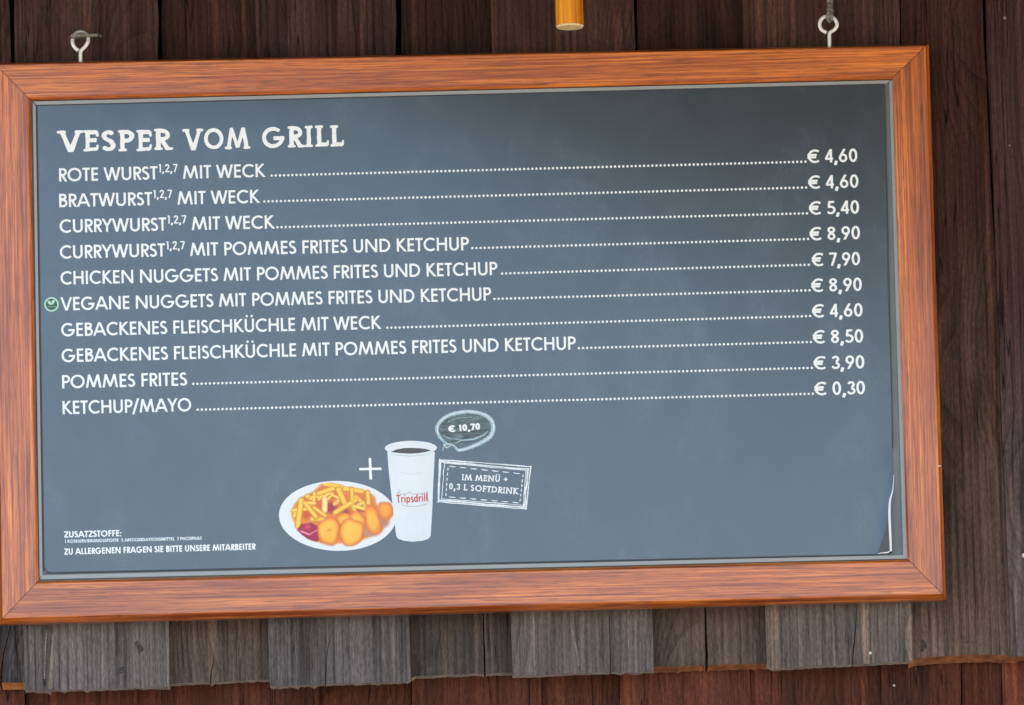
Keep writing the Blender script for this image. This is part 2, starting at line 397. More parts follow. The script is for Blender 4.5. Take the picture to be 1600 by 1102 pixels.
lo = [lower((-120, -105), (37, 52), D1, 21), lower((36, 50), (302, 318), D2, 22), lower((297, 300), (497, 510), D1, 23), lower((495, 508), (650, 664), D2, 24), lower((643, 646), (845, 856), D1, 25),
      lower((843, 850), (975, 990), D2, 26), lower((968, 972), (1171, 1186), D1, 27), lower((1169, 1182), (1222, 1236), D2, 28), lower((1220, 1230), (1376, 1388), D1+.003, 29),
      lower((1374.5, 1390), (1500, 1520), D1, 30), lower((1498, 1516), (1568, 1584), D2, 31), lower((1563, 1581), (1830, 1850), D1+.004, 32), lower((-420, -400), (-118, -104), D2, 33), lower((1828, 1846), (2100, 2120), D2, 34)]
nail(1397, 1071, D1, lo[9], 2.0)

# ------------------------------------------------------------------ menu board
board = thing('menu_board', 'framed chalkboard style menu sign in a reddish wooden frame hanging on the dark plank wall', 'menu board', (0, .015, Z0-.37))
FO = [(-8, 101), (1446.5, 72), (1473, 929), (4, 967)]        # face, outer corners
FI = [(46, 154.5), (1396, 121), (1419.5, 875.5), (58.5, 909.5)]
def corner(px, y=0.0): return at(px[0], px[1], y)
cen = at(733, 517, 0)
def off(p, d):                          # away from the board's centre, in x and z
    return np.array([p[0]+d*(1 if p[0] > cen[0] else -1), p[1], p[2]+d*(1 if p[2] > cen[2] else -1)])
def rail(i, mat, gap=.0004):
    a, b = i, (i+1) % 4
    prof = []
    for k in (a, b):
        O = corner(FO[k]); I = corner(FI[k])
        ring = []
        for base, dd, y in ((O, .0045, .030), (O, .0045, .0125), (O, .0036, .0105), (O, .0030, .0085), (O, .0, .0), (O, -.0012, -.0008), (I, .0025, -.0008), (I, .0010, .0), (I, -.0014, .0032), (I, -.0014, .030)):
            p = off(base, dd); p[1] = y; ring.append(p)
        prof.append(ring)
    A, B = prof
    dirv = np.array(B[4])-np.array(A[4]); dirv /= np.linalg.norm(dirv)
    NS = 24
    bm = bmesh.new(); rows = []
    for s in range(NS+1):
        t = s/NS; rows.append([bm.verts.new(A[j]*(1-t)+B[j]*t+dirv*(gap if s == 0 else -gap if s == NS else 0)) for j in range(len(A))])
    n = len(A)
    for s in range(NS):
        for j in range(n): bm.faces.new((rows[s][j], rows[s][(j+1) % n], rows[s+1][(j+1) % n], rows[s+1][j]))
    bm.faces.new(rows[0]); bm.faces.new(rows[-1][::-1])
    return link('frame_rail', frombm('frame_rail', bm), mat, board)
for i, m in enumerate((M_fx, M_fz, M_fx, M_fz)): rail(i, m)
# thin dark filler showing in the mitre joints
YB = .0100
bk = [off(corner(p, 0), .003) for p in FI]
bm = bmesh.new(); a = [bm.verts.new((p[0], YB, p[2])) for p in bk]; b = [bm.verts.new((p[0], YB+.004, p[2])) for p in bk]
bm.faces.new(a); bm.faces.new(b[::-1])
for i in range(4): bm.faces.new((a[i], b[i], b[(i+1) % 4], a[(i+1) % 4]))
link('back_panel', frombm('back_panel', bm), M_back, board)
YP = .0070                                # face of the printed sheet
def strip(name, quad, y, th, mat, parent=board):
    q = at([p[0] for p in quad], [p[1] for p in quad], y); bm = bmesh.new()
    a = [bm.verts.new(p) for p in q]; b = [bm.verts.new((p[0], p[1]+th, p[2])) for p in q]
    bm.faces.new(a); bm.faces.new(b[::-1])
    for i in range(4): bm.faces.new((a[i], b[i], b[(i+1) % 4], a[(i+1) % 4]))
    return link(name, frombm(name, bm), mat, parent)
# slim aluminium retaining rails inside the wood
strip('inner_rail', [(52, 159), (1391, 125.5), (1386, 130.5), (56.5, 164)], .0048, .005, M_alu)
strip('inner_rail', [(1389.5, 128), (1395.3, 124), (1418.0, 873), (1411.5, 873)], .0050, .005, M_alu)
strip('inner_rail', [(66, 899), (1411, 867.5), (1414, 873), (62, 905.5)], .0052, .0045, M_alu)
strip('inner_rail', [(51.2, 161), (55.6, 165.5), (66.5, 899), (62, 903.5)], .0050, .0048, M_alu)

# printed sheet
TL, TR, BR, BL = np.array((57., 165.)), np.array((1382., 132.5)), np.array((1393., 866.)), np.array((68.5, 895.))
def sheet():
    NX, NY = 132, 84; V = []; 
    for j in range(NY+1):
        v = j/NY
        for i in range(NX+1):
            u = i/NX
            p = (TL*(1-u)+TR*u)*(1-v)+(BL*(1-u)+BR*u)*v
            # rounded lower left corner
            cx, cy, r = BL[0]+15, BL[1]-13, 13.
            if p[0] < cx and p[1] > cy:
                dx, dy = (p[0]-cx)/15, (p[1]-cy)/13; m = max(abs(dx), abs(dy)); l = math.hypot(dx, dy)
                if l > 1e-6: p = np.array((cx+dx/l*m*15, cy+dy/l*m*13))
            # right edge bows: slightly out in the middle, back in at the foot
            p = p+np.array((3.2*math.sin(math.pi*min(1, max(0, (v-.45)/.5)))*max(0, (u-.9)/.1), 0))
            y = YP
            q = max(0., (v-.78)/.22); edge = (1-u)*1325
            if q > 0:
                wd = 6+17*q*q; s = max(0, 1-edge/wd)
                y -= .0085*q*s**1.6
            V.append(at(p[0], p[1], YP)+np.array((0, y-YP, 0)))
    Fc = [(j*(NX+1)+i, (j+1)*(NX+1)+i, (j+1)*(NX+1)+i+1, j*(NX+1)+i+1) for j in range(NY) for i in range(NX)]
    me = meshof('printed_sheet', V, Fc, True)
    o = link('printed_sheet', me, M_poster, board)
    return o
poster = sheet()
def pframe(pts, wd, y, mat, name, th=.0004):     # ribbon through photo points lying on the sheet
    return
# thin dark gasket at the sheet's left and lower edges, pale fold at the curled right edge
strip('gasket', [(56.2, 164.5), (58.6, 164.5), (69.8, 891), (67.2, 893)], YP-.0006, .0012, M_gasket)
strip('gasket', [(57, 164.2), (1382, 131.6), (1382, 133.0), (57, 165.8)], YP-.0005, .001, M_gasket)
strip('gasket', [(72, 894.2), (1372, 865.6), (1372, 867.4), (72, 896.2)], YP-.0006, .001, M_gasket)
strip('gasket', [(1381.4, 133), (1382.9, 133), (1395.5, 700), (1394.2, 700)], YP-.0005, .001, M_gasket)
def tube(name, pts3, rads, mat, parent, seg=10, caps=True):
    bm = bmesh.new(); rings = []
    n = len(pts3); up0 = Vector((0, -1, .001)).normalized()
    for i, p in enumerate(pts3):
        p = Vector(p); a = Vector(pts3[max(0, i-1)]); b = Vector(pts3[min(n-1, i+1)]); t = (b-a).normalized()
        x = t.cross(up0)
        if x.length < .05: x = t.cross(Vector((1, 0, 0)))
        x.normalize(); yv = x.cross(t).normalized()
        r = rads[i] if isinstance(rads, (list, tuple)) else rads
        rr = r if isinstance(r, tuple) else (r, r)
        rings.append([bm.verts.new(p+x*math.cos(2*math.pi*k/seg)*rr[0]+yv*math.sin(2*math.pi*k/seg)*rr[1]) for k in range(seg)])
    for a, b in zip(rings, rings[1:]):
        for k in range(seg): bm.faces.new((a[k], a[(k+1) % seg], b[(k+1) % seg], b[k]))
    if caps: bm.faces.new(rings[0]); bm.faces.new(rings[-1][::-1])
    return link(name, frombm(name, bm, True), mat, parent)
def smooth_path(pts, k=6):
    out = []; P_ = [np.array(p, float) for p in pts]
    for i in range(len(P_)-1):
        p0 = P_[max(0, i-1)]; p1 = P_[i]; p2 = P_[i+1]; p3 = P_[min(len(P_)-1, i+2)]
        for j in range(k):
            t = j/k; out.append(.5*((2*p1)+(-p0+p2)*t+(2*p0-5*p1+4*p2-p3)*t*t+(-p0+3*p1-3*p2+p3)*t**3))
    out.append(P_[-1]); return out
ed = smooth_path([(1396.6, 742, .6), (1395, 765, 1.2), (1390.8, 782, 2.3), (1389.8, 800, 2.7), (1390.3, 820, 2.8), (1391.3, 840, 2.7), (1392, 861.5, 2.3)], 5)
tube('curled_edge', [at(p[0], p[1], -.0030) for p in ed], [(p[2]*.00058, p[2]*.00035) for p in ed], M_paper, poster, 8)
tri = smooth_path([(1371.5, 865.3, .5), (1378, 864, 1.1), (1386, 863.6, 1.4), (1390.5, 861.5, 1.2)], 4)
tube('curled_edge', [at(p[0], p[1], -.0030) for p in tri], [(p[2]*.0006, p[2]*.00035) for p in tri], M_paper, poster, 8)
# curl face turning away, its dark reflection painted as a dark patch
q = at([1371, 1378, 1384, 1388.4, 1389.4, 1390.6, 1384, 1377], [864.5, 846, 826, 806, 822, 861, 863.2, 864.2], -.0026)
M_curl = simple('curl_painted_dark', (.10, .10, .105), .7, .3)
me = meshof('curled_corner', q, [tuple(range(8))[::-1]]); cc = link('curled_corner', me, M_curl, poster)
md = cc.modifiers.new('s', 'SOLIDIFY'); md.thickness = .0006; md.offset = 0

# ------------------------------------------------------------------ lettering: strokes turned into outlines
def sdf_mesh(strokes, res, clip=None, wob=0.0, seed=0, wscale=1.0):
    """strokes: list of (pts, width or widths, round_ends). Returns verts2d, faces"""
    xs = [p[0] for s in strokes for p in s[0]]; ys = [p[1] for s in strokes for p in s[0]]
    wm = max(max(s[1]) if isinstance(s[1], (list, tuple)) else s[1] for s in strokes)*wscale
    x0, x1, y0, y1 = min(xs)-wm, max(xs)+wm, min(ys)-wm, max(ys)+wm
    if clip: y0 = max(y0, clip[0]-1.5/res); y1 = min(y1, clip[1]+1.5/res)
    nx = int((x1-x0)*res)+2; ny = int((y1-y0)*res)+2
    X = x0+np.arange(nx)/res; Y = y0+np.arange(ny)/res
    GX, GY = np.meshgrid(X, Y)
    D = np.full(GX.shape, 1e9)
    for pts, wd, rnd in strokes:
        n = len(pts)
        for i in range(n-1):
            a = np.array(pts[i], float); b = np.array(pts[i+1], float); ab = b-a; L2 = ab@ab
            if L2 < 1e-12: continue
            traw = ((GX-a[0])*ab[0]+(GY-a[1])*ab[1])/L2; t = np.clip(traw, 0, 1)
            dd = np.hypot(GX-a[0]-t*ab[0], GY-a[1]-t*ab[1])
            if isinstance(wd, (list, tuple)): hw = (wd[i]*(1-t)+wd[i+1]*t)*.5
            else: hw = wd*.5
            dd = dd-hw*wscale
            L = math.sqrt(L2)
            if not rnd:
                if i == 0: dd = np.maximum(dd, -traw*L)
                if i == n-2: dd = np.maximum(dd, (traw-1)*L)
            D = np.minimum(D, dd)
    if wob:
        rs = np.random.RandomState(seed); acc = np.zeros_like(D)
        for k in range(7):
            fx, fy = rs.uniform(-1, 1, 2)*(14 if k > 2 else 6); ph = rs.uniform(0, 6.28); acc += np.sin(GX*fx+GY*fy*1.0+ph)
        D = D+acc*wob
    if clip: D = np.maximum(D, np.maximum(clip[0]-GY, GY-clip[1]))
    IN = D < 0
    V = {}; VL = []; Fs = []
    def gv(i, j):
        k = (i, j)
        if k not in V: V[k] = len(VL); VL.append((X[i], Y[j]))
        return V[k]
    def ev(i, j, i2, j2):
        k = (i, j, i2, j2)
        if k not in V:
            a, b = D[j, i], D[j2, i2]; t = a/(a-b); V[k] = len(VL); VL.append((X[i]+(X[i2]-X[i])*t, Y[j]+(Y[j2]-Y[j])*t))
        return V[k]
    for j in range(ny-1):
        r0, r1 = IN[j], IN[j+1]; full = r0[:-1] & r0[1:] & r1[:-1] & r1[1:]; anyc = (r0[:-1] | r0[1:] | r1[:-1] | r1[1:])
        i = 0; idx = np.nonzero(anyc)[0]; k = 0
        while k < len(idx):
            i = idx[k]
            if full[i]:
                e = i
                while e+1 < nx-1 and full[e+1]: e += 1
                Fs.append((gv(i, j), gv(e+1, j), gv(e+1, j+1), gv(i, j+1)))
                k += e-i+1; continue
            cor = [(i, j), (i+1, j), (i+1, j+1), (i, j+1)]; ins = [IN[c[1], c[0]] for c in cor]
            poly = []
            for q in range(4):
                c, d_ = cor[q], cor[(q+1) % 4]
                if ins[q]: poly.append(gv(*c))
                if ins[q] != ins[(q+1) % 4]:
                    kk = c+d_ if c < d_ else d_+c; poly.append(ev(*kk))
            if len(poly) > 2: Fs.append(tuple(poly))
            k += 1
    return np.array(VL).reshape(-1, 2), Fs
def arc(cx, cy, rx, ry, a0, a1, n=20): return [(cx+rx*math.cos(math.radians(a0+(a1-a0)*k/n)), cy+ry*math.sin(math.radians(a0+(a1-a0)*k/n))) for k in range(n+1)]
def glyph(ch, w):
    """geometric sans capital, cap height 1. returns strokes (list of point lists), width, left, right bearing"""
    h = w/2; t = 1-h; r = .5-h; G = None
    if ch == 'A': G = ([[(.06, -.04), (.475, 1.04)], [(.89, -.04), (.475, 1.04)], [(.2, .31), (.75, .31)]], .95, .0, .0)
    elif ch == 'B': G = ([[(h, 0), (h, 1)], [(0, t), (.27, t)]+arc(.27, .765, .19, t-.765, 90, -90)+[(h, .765-(t-.765))], [(0, h), (.29, h)]+arc(.29, (h+.53)/2, .22, (.53-h)/2, -90, 90)+[(h, .53)]], .56, .08, .05)
    elif ch == 'C': G = ([arc(.5, .5, r, r+.01, 48, 312, 30)], .84, .04, .03)
    elif ch == 'D': G = ([[(h, 0), (h, 1)], [(0, t), (.28, t)]+arc(.28, .5, .5-h, t-.5, 90, -90, 26)+[(0, h)]], .79, .08, .04)
    elif ch == 'E': G = ([[(h, 0), (h, 1)], [(0, t), (.48, t)], [(0, .52), (.46, .52)], [(0, h), (.48, h)]], .50, .08, .04)
    elif ch == 'F': G = ([[(h, 0), (h, 1)], [(0, t), (.47, t)], [(0, .5), (.44, .5)]], .48, .08, .02)
    elif ch == 'G': G = ([arc(.5, .5, r, r+.01, 47, 352, 32)+[(1-h, .47)], [(.52, .46), (1.0, .46)]], 1.0, .04, .04)
    elif ch == 'H': G = ([[(h, 0), (h, 1)], [(.74-h, 0), (.74-h, 1)], [(h, .52), (.74-h, .52)]], .74, .08, .08)
    elif ch == 'I': G = ([[(h, 0), (h, 1)]], w, .085, .085)
    elif ch == 'K': G = ([[(h, 0), (h, 1)], [(h*.8, .47), (.6, 1.06)], [(.16, .56), (.68, -.06)]], .69, .08, .0)
    elif ch == 'L': G = ([[(h, 0), (h, 1)], [(0, h), (.46, h)]], .46, .08, .02)
    elif ch == 'M': G = ([[(.07, -.04), (.245, 1.0)], [(.225, 1.03), (.55, .06)], [(.55, .06), (.875, 1.03)], [(1.03, -.04), (.855, 1.0)]], 1.1, .04, .04)
    elif ch == 'N': G = ([[(h, 0), (h, 1)], [(.86-h, 0), (.86-h, 1)], [(h, 1.0), (.86-h, 0.0)]], .86, .08, .08)
    elif ch in 'OÜÖ' and ch == 'O': G = ([arc(.5, .5, r, r+.01, 0, 360, 36)], 1.0, .04, .04)
    elif ch == 'P': G = ([[(h, 0), (h, 1)], [(0, t), (.27, t)]+arc(.27, .70, .22, t-.70, 90, -90)+[(h, .70-(t-.70))]], .54, .08, .02)
    elif ch == 'R': G = ([[(h, 0), (h, 1)], [(0, t), (.26, t)]+arc(.26, .71, .22, t-.71, 90, -90)+[(h, .71-(t-.71))], [(.24, .46), (.52, -.05)]], .57, .08, .0)
    elif ch == 'S': G = ([arc(.26, .735, .175, t-.735, 35, 235, 16)+[(.36, .475)]+arc(.255, .255, .2, .255-h, 35, -150, 16)], .50, .04, .05)
    elif ch == 'T': G = ([[(.27, 0), (.27, 1)], [(0, t), (.54, t)]], .54, .02, .02)
    elif ch in 'UÜ':
        G = ([[(h, 1), (h, .33)]+arc(.345, .33, .345-h, .34-h, 180, 360, 20)+[(.69-h, 1)]], .69, .08, .08)
        if ch == 'Ü': G[0].append([(.16, 1.2), (.161, 1.2)]); G[0].append([(.53, 1.2), (.531, 1.2)])
    elif ch == 'V': G = ([[(.06, 1.04), (.42, -.04)], [(.78, 1.04), (.42, -.04)]], .84, .0, .0)
    elif ch == 'W': G = ([[(.06, 1.04), (.34, -.04)], [(.60, 1.04), (.34, -.04)], [(.60, 1.04), (.86, -.04)], [(1.14, 1.04), (.86, -.04)]], 1.2, .0, .0)
    elif ch == 'X': G = ([[(.05, 1.04), (.62, -.04)], [(.62, 1.04), (.05, -.04)]], .67, .0, .0)
    elif ch == 'Y': G = ([[(.04, 1.04), (.35, .44)], [(.68, 1.04), (.35, .44)], [(.35, .48), (.35, 0)]], .71, .0, .0)
    elif ch == 'Z': G = ([[(.02, t), (.60, t)], [(.60, t+.0), (.07, h)], [(.02, h), (.62, h)]], .63, .03, .03)
    elif ch == '0': G = ([arc(.28, .5, .28-h, .5-h+.01, 0, 360, 30)], .56, .05, .05)
    elif ch == '1': G = ([[(.22, 0), (.22, 1)], [(.06, t-.02), (.22, t-.0)]], .30, .08, .10)
    elif ch == '2': G = ([arc(.26, .72, .26-h, .28-h, 175, -35, 18)+[(.08, h)], [(.04, h), (.53, h)]], .53, .05, .05)
    elif ch == '3': G = ([arc(.24, .75, .17, .25-h, 160, -75, 16), arc(.25, .27, .20, .27-h, 85, -165, 18)], .47, .05, .06)
    elif ch == '4': G = ([[(.40, 0), (.40, 1)], [(.40, .98), (.05, .27)], [(.02, .28), (.54, .28)]], .55, .03, .03)
    elif ch == '5': G = ([[(.47, t), (.15, t)], [(.16, .98), (.11, .5)], [(.1, .55)]+arc(.24, .32, .235, .32-h, 115, -145, 20)], .50, .05, .05)
    elif ch == '6': G = ([arc(.28, .32, .28-h, .32-h, 0, 360, 26), [(.40, 1.04), (.085, .42)]], .56, .04, .05)
    elif ch == '7': G = ([[(.02, t), (.50, t)], [(.48, .95), (.18, -.04)]], .52, .03, .0)
    elif ch == '8': G = ([arc(.26, .755, .18, .245-h, 0, 360, 22), arc(.26, .275, .26-h, .275-h, 0, 360, 24)], .52, .05, .05)
    elif ch == '9': G = ([arc(.28, .68, .28-h, .32-h, 0, 360, 26), [(.16, -.04), (.475, .58)]], .56, .05, .04)
    elif ch == ',': G = ([[(.13, .12), (.04, -.20)]], .2, .05, .05)
    elif ch == '.': G = ([[(.08, 0), (.08, .15)]], .16, .05, .05)
    elif ch == ':': G = ([[(.08, 0), (.08, .15)], [(.08, .45), (.08, .6)]], .16, .06, .05)
    elif ch == '/': G = ([[(.02, -.13), (.42, 1.08)]], .44, .02, .02)
    elif ch == '€': G = ([arc(.50, .5, .40, .5-h+.01, 52, 308, 28), [(.0, .60), (.62, .60)], [(.0, .42), (.58, .42)]], .76, .02, .02)
    elif ch == '+': G = ([[(.02, .48), (.5, .48)], [(.26, .24), (.26, .72)]], .52, .08, .05)
    elif ch == 'r': G = ([[(h, 0), (h, .66)], [(h, .4)]+arc(.26, .42, .17, .20, 170, 60, 8)], .36, .06, .0)
    elif ch == 'i': G = ([[(h, 0), (h, .66)], [(h, .82), (h, .97)]], w, .07, .07)
    elif ch == 'l': G = ([[(h, 0), (h, 1)]], w, .07, .07)
    elif ch == 'p': G = ([[(h, -.25), (h, .66)], arc(.25, .33, .17, .30-h*.4, 0, 360, 20)], .48, .06, .04)
    elif ch == 'd': G = ([[(.48-h, 0), (.48-h, 1)], arc(.23, .33, .17, .30-h*.4, 0, 360, 20)], .48, .04, .06)
    elif ch == 's': G = ([arc(.2, .50, .13, .13, 35, 235, 10)+arc(.2, .17, .14, .14, 50, -150, 10)], .38, .04, .04)
    return G
CAPCLIP = set('AVWMNKRXY7964ZIEFHLTBDP')
CACHE = {}
def glyph_mesh(ch, w, serif, res=34):
    k = (ch, w, serif)
    if k in CACHE: return CACHE[k]
    G = glyph(ch, w); st = []
    for pts in G[0]:
        st.append((pts, w*(1.25 if ch == ',' else 1), False))
        if len(pts) == 2 and ch in 'ÜÖ' and pts[0][1] > 1.1: st[-1] = (pts, w*1.15, True)
    if serif:
        s2 = []
        for pts, wd, rnd in st:
            straight = len(pts) == 2
            s2.append((pts, wd, (ch in ',+.') or rnd))
            if ch in ',.+0123€:': continue
            if straight:
                (xa, ya), (xb, yb) = pts
                if abs(ya-yb) > .3:                     # a stem or diagonal: slab at each end on base or cap line
                    for x, y, ox, oy in ((xa, ya, xb, yb), (xb, yb, xa, ya)):
                        tot = sum(1 for q in G[0] if len(q) == 2 and (abs(q[0][0]-x) < .03 and abs(q[0][1]-y) < .08 or abs(q[1][0]-x) < .03 and abs(q[1][1]-y) < .08))
                        if tot > 1 and ch in 'AVWMN': continue
                        if y < .1: s2.append(([(x-.12, .05), (x+.12, .05)], .12, True))
                        if y > .9: s2.append(([(x-.12, .95), (x+.12, .95)], .12, True))
                elif ch in 'EFLT' and abs(ya-yb) < .05:
                    xe = max(xa, xb)
                    if abs(ya-.5) > .3:
                        sg = 1 if ya < .5 else -1
                        s2.append(([(xe, ya), (xe+.02, ya+sg*.17)], .10, True))
                        if ch == 'T': s2.append(([(min(xa, xb), ya), (min(xa, xb)-.02, ya-.15)], .10, True))
            elif ch in 'UÜ':
                for x in (pts[0][0], pts[-1][0]): s2.append(([(x-.12, .95), (x+.12, .95)], .11, True))
        st = s2
    clip = (0, 1) if (ch in CAPCLIP and not serif) else (-.02, 1.02) if (serif and ch not in 'Ü,.') else None
    V, Fs = sdf_mesh(st, res, clip, .0035 if serif else 0, ord(ch))
    CACHE[k] = (V, Fs, G[1], G[2], G[3]); return CACHE[k]
def layout(text, w, serif=False, track=0.0):
    """text with ^...^ for superscript. returns list of (V, F) and total length"""
    x = 0; out = []; sup = False; first = True
    for ch in text:
        if ch == '^': sup = not sup; continue
        if ch == ' ': x += .34 if not serif else .42; continue
        V, Fs, wd, lb, rb = glyph_mesh(ch, w, serif)
        s = .62 if sup else 1.0
        if serif: lb += .055; rb += .055
        lb_ = 0 if first else lb; first = False
        x += (lb_+track)*s
        V2 = V*s; V2 = V2+np.array((x, .52 if sup else 0.))
        out.append((V2, Fs)); x += wd*s; last = rb*s; x += rb*s
    return out, x-last
TXY = [0.0]
def text(name, s, A, B, cap, w=.145, mat=None, serif=False, y=None, parent=None, jitter=0.0, track=0.0, label=None):
    gl, L = layout(s, w, serif, track)
    A = np.array(A, float); B = np.array(B, float); dv = (B-A)/np.linalg.norm(B-A); up = np.array((dv[1], -dv[0]))
    if up[1] > 0: up = -up
    sx = np.linalg.norm(B-A)/L
    VS = []; FS = []; n = 0; rnd = random.Random(len(s))
    for V, Fs in gl:
        jy = rnd.uniform(-1, 1)*jitter
        p = A+np.outer(V[:, 0]*sx, dv)+np.outer(V[:, 1]*cap+jy, up)
        VS.append(p); FS += [tuple(i+n for i in f) for f in Fs]; n += len(V)
    Pp = np.concatenate(VS); W_ = at(Pp[:, 0], Pp[:, 1], YP-.0004 if y is None else y)
    me = meshof(name, W_, [f[::-1] for f in FS])
    fixn(me)
    o = link(name, me, mat or M_white, parent or poster)
    return o
def fixn(me):
    # all lettering faces look towards the street (-Y)
    if len(me.polygons) and me.polygons[0].normal.y > 0: me.flip_normals()
def strokes(name, sts, mat, y=None, res=2.0, wob=0.0, parent=None, seed=0):
    V, Fs = sdf_mesh(sts, res, None, wob, seed)
    me = meshof(name, at(V[:, 0], V[:, 1], YP-.0004 if y is None else y), Fs); fixn(me)
    return link(name, me, mat, parent or poster)
def fill(name, pts, mat, y=None, parent=None):
    a = np.array(pts, float); me = meshof(name, at(a[:, 0], a[:, 1], YP-.0003 if y is None else y), [tuple(range(len(pts)))]); fixn(me)
    return link(name, me, mat, parent or poster)

for s_, a_, b_ in (('VESPER', (94.5, 238), (266, 234.2)), ('VOM', (289.5, 234.3), (388, 232)), ('GRILL', (409.5, 231.8), (535.5, 229))):
    text('heading_lettering', s_, a_, b_, 32.5, .185, serif=True, jitter=.9)
rows = [
 ('ROTE WURST^1,2,7^ MIT WECK', (92.5, 284), (414.5, 276.8), (424.5, 274.6), (1258.5, 252.8), '4,60', (1261.8, 255), (1339.8, 253)),
 ('BRATWURST^1,2,7^ MIT WECK', (92.7, 324), (406, 317.3), (413, 315.0), (1259.5, 293.2), '4,60', (1263, 295.4), (1341.5, 293.4)),
 ('CURRYWURST^1,2,7^ MIT WECK', (93.3, 364), (429, 357.2), (433.5, 355.3), (1261, 333.5), '5,40', (1264.2, 335.8), (1342.6, 333.8)),
 ('CURRYWURST^1,2,7^ MIT POMMES FRITES UND KETCHUP', (93.8, 404.5), (732.3, 391.2), (738, 388.0), (1262.5, 373.6), '8,90', (1265.2, 376), (1344, 373.8)),
 ('CHICKEN NUGGETS MIT POMMES FRITES UND KETCHUP', (94.8, 445), (776.8, 430), (784.5, 427.6), (1263.7, 413.9), '7,90', (1268.6, 416.4), (1344, 414.4)),
 ('VEGANE NUGGETS MIT POMMES FRITES UND KETCHUP', (95, 485.5), (767.2, 469.8), (772.5, 467.2), (1264.8, 453.8), '8,90', (1267.8, 456.6), (1346.8, 454.6)),
 ('GEBACKENES FLEISCHKÜCHLE MIT WECK', (95.8, 526), (595.5, 514.2), (605, 512.3), (1265.8, 494), '4,60', (1269, 496.6), (1348, 494.6)),
 ('GEBACKENES FLEISCHKÜCHLE MIT POMMES FRITES UND KETCHUP', (96.5, 566.3), (899.4, 546.5), (904.5, 544.2), (1267, 534.6), '8,50', (1270.2, 537.2), (1349, 535.2)),
 ('POMMES FRITES', (97.3, 607.2), (292, 602.6), (302, 600.0), (1268.4, 575.0), '3,90', (1271.4, 577.8), (1350.8, 575.8)),
 ('KETCHUP/MAYO', (98, 647.5), (299, 642.8), (309, 640.4), (1270, 615.4), '0,30', (1272.6, 618), (1351.8, 616)),
]
for s, A, B, l0, l1, pr, pa, pb in rows:
    text('menu_lettering', s, A, B, 20.8, .154)
    text('price_lettering', '€ '+pr, pa, pb, 20.8, .154)
    nd = int(round((l1[0]-l0[0])/6.47))
    V = []; Fc = []
    for k in range(nd+1):
        t = k/nd; cx = l0[0]+(l1[0]-l0[0])*t; cy = l0[1]+(l1[1]-l0[1])*t
        b0 = len(V); V += [(cx+1.95*math.cos(a*math.pi/4+.39), cy+1.95*math.sin(a*math.pi/4+.39)) for a in range(8)]; Fc.append(tuple(range(b0, b0+8)))
    V = np.array(V); me = meshof('dotted_leader', at(V[:, 0], V[:, 1], YP-.0004), Fc); fixn(me); link('dotted_leader', me, M_white, poster)
text('footnote_lettering', 'ZUSATZSTOFFE:', (100.3, 840.3), (189.5, 838), 9.8, .20)
text('footnote_lettering', '1 KONSERVIERUNGSSTOFFE  2 ANTIOXIDATIONSMITTEL  7 PHOSPHAT', (101.2, 848.6), (315.5, 843.6), 5.0, .20, M_chalk)
text('footnote_lettering', 'ZU ALLERGENEN FRAGEN SIE BITTE UNSERE MITARBEITER', (100.5, 867), (399.5, 859), 9.8, .20)
# plant badge
strokes('badge', [([(80.4, 475.8), (80.41, 475.8)], 19.5, True)], M_green, YP-.0003, 3)
strokes('badge_ring', [(arc(80.4, 475.8, 10.1, 10.1, 0, 360, 40), 2.5, True)], M_palegreen, YP-.0005, 4)
fill('badge_leaf', [(74, 470), (76.5, 469.8), (78.7, 471), (79.7, 472.6), (79.9, 476.3), (76.8, 476.0), (75, 474)], M_palegreen, YP-.0005)
fill('badge_leaf', [(85.8, 468.8), (82.5, 469.2), (80.7, 471), (80.1, 472.8), (80.1, 476.3), (83.5, 475.5), (85.2, 473)], M_palegreen, YP-.0005)
strokes('badge_bar', [([(73.5, 479.3), (86.6, 479.3)], 1.9, True)], simple('badge_mid_green', (.16, .30, .22), .46), YP-.0005, 4)
# plus sign
strokes('plus_sign', [([(563, 733.2), (594.5, 732.6)], 3.6, True), ([(578, 717.5), (579.3, 747.8)], 4.2, True)], M_white, None, 3)

# knots and a pale streak in the grey planks under the board
M_knot = simple('dark_knot', (.052, .045, .043), .85, .1, 0, ((420, 300, 260), .4, 1.9))
M_streak = simple('pale_sapwood_streak', (.21, .175, .14), .8, .1, 0, ((500, 100, 60), .5, 1.4))
def knot(sts, o, mat=M_knot, seed=0, wob=.35): strokes('knot' if mat is M_knot else 'streak', sts, mat, (surf(o, sts[0][0][0][0]) or DP)-.0006, 2.5, wob, o, seed)
knot([([(214, 1006), (220, 1014), (217, 1020)], [7, 8, 3], True)], pl[2], seed=1)
knot([([(183, 1053), (190, 1047), (195, 1044)], [3, 9, 6], True)], pl[2], seed=2)
knot([([(1442, 1001), (1444, 1010), (1440, 1017)], [4, 8, 3], True)], pl[9], seed=3)
knot([([(1503, 1005), (1512, 1003), (1518, 1003.5)], [1, 2.6, 1], True)], pl[9], seed=4, wob=.15)
knot([([(83, 990), (81, 1030), (79, 1074)], [1.5, 5.5, 6.5], True)], pl[2], M_streak, 5, .5)
knot([([(73, 985), (71, 1015), (69, 1060)], [1.2, 2.6, 1.5], True)], pl[2], M_streak, 6, .3)
knot([([(894, 985), (900, 1012), (905, 1040)], [1, 3, 1.5], True)], pl[6], M_streak, 7, .3)
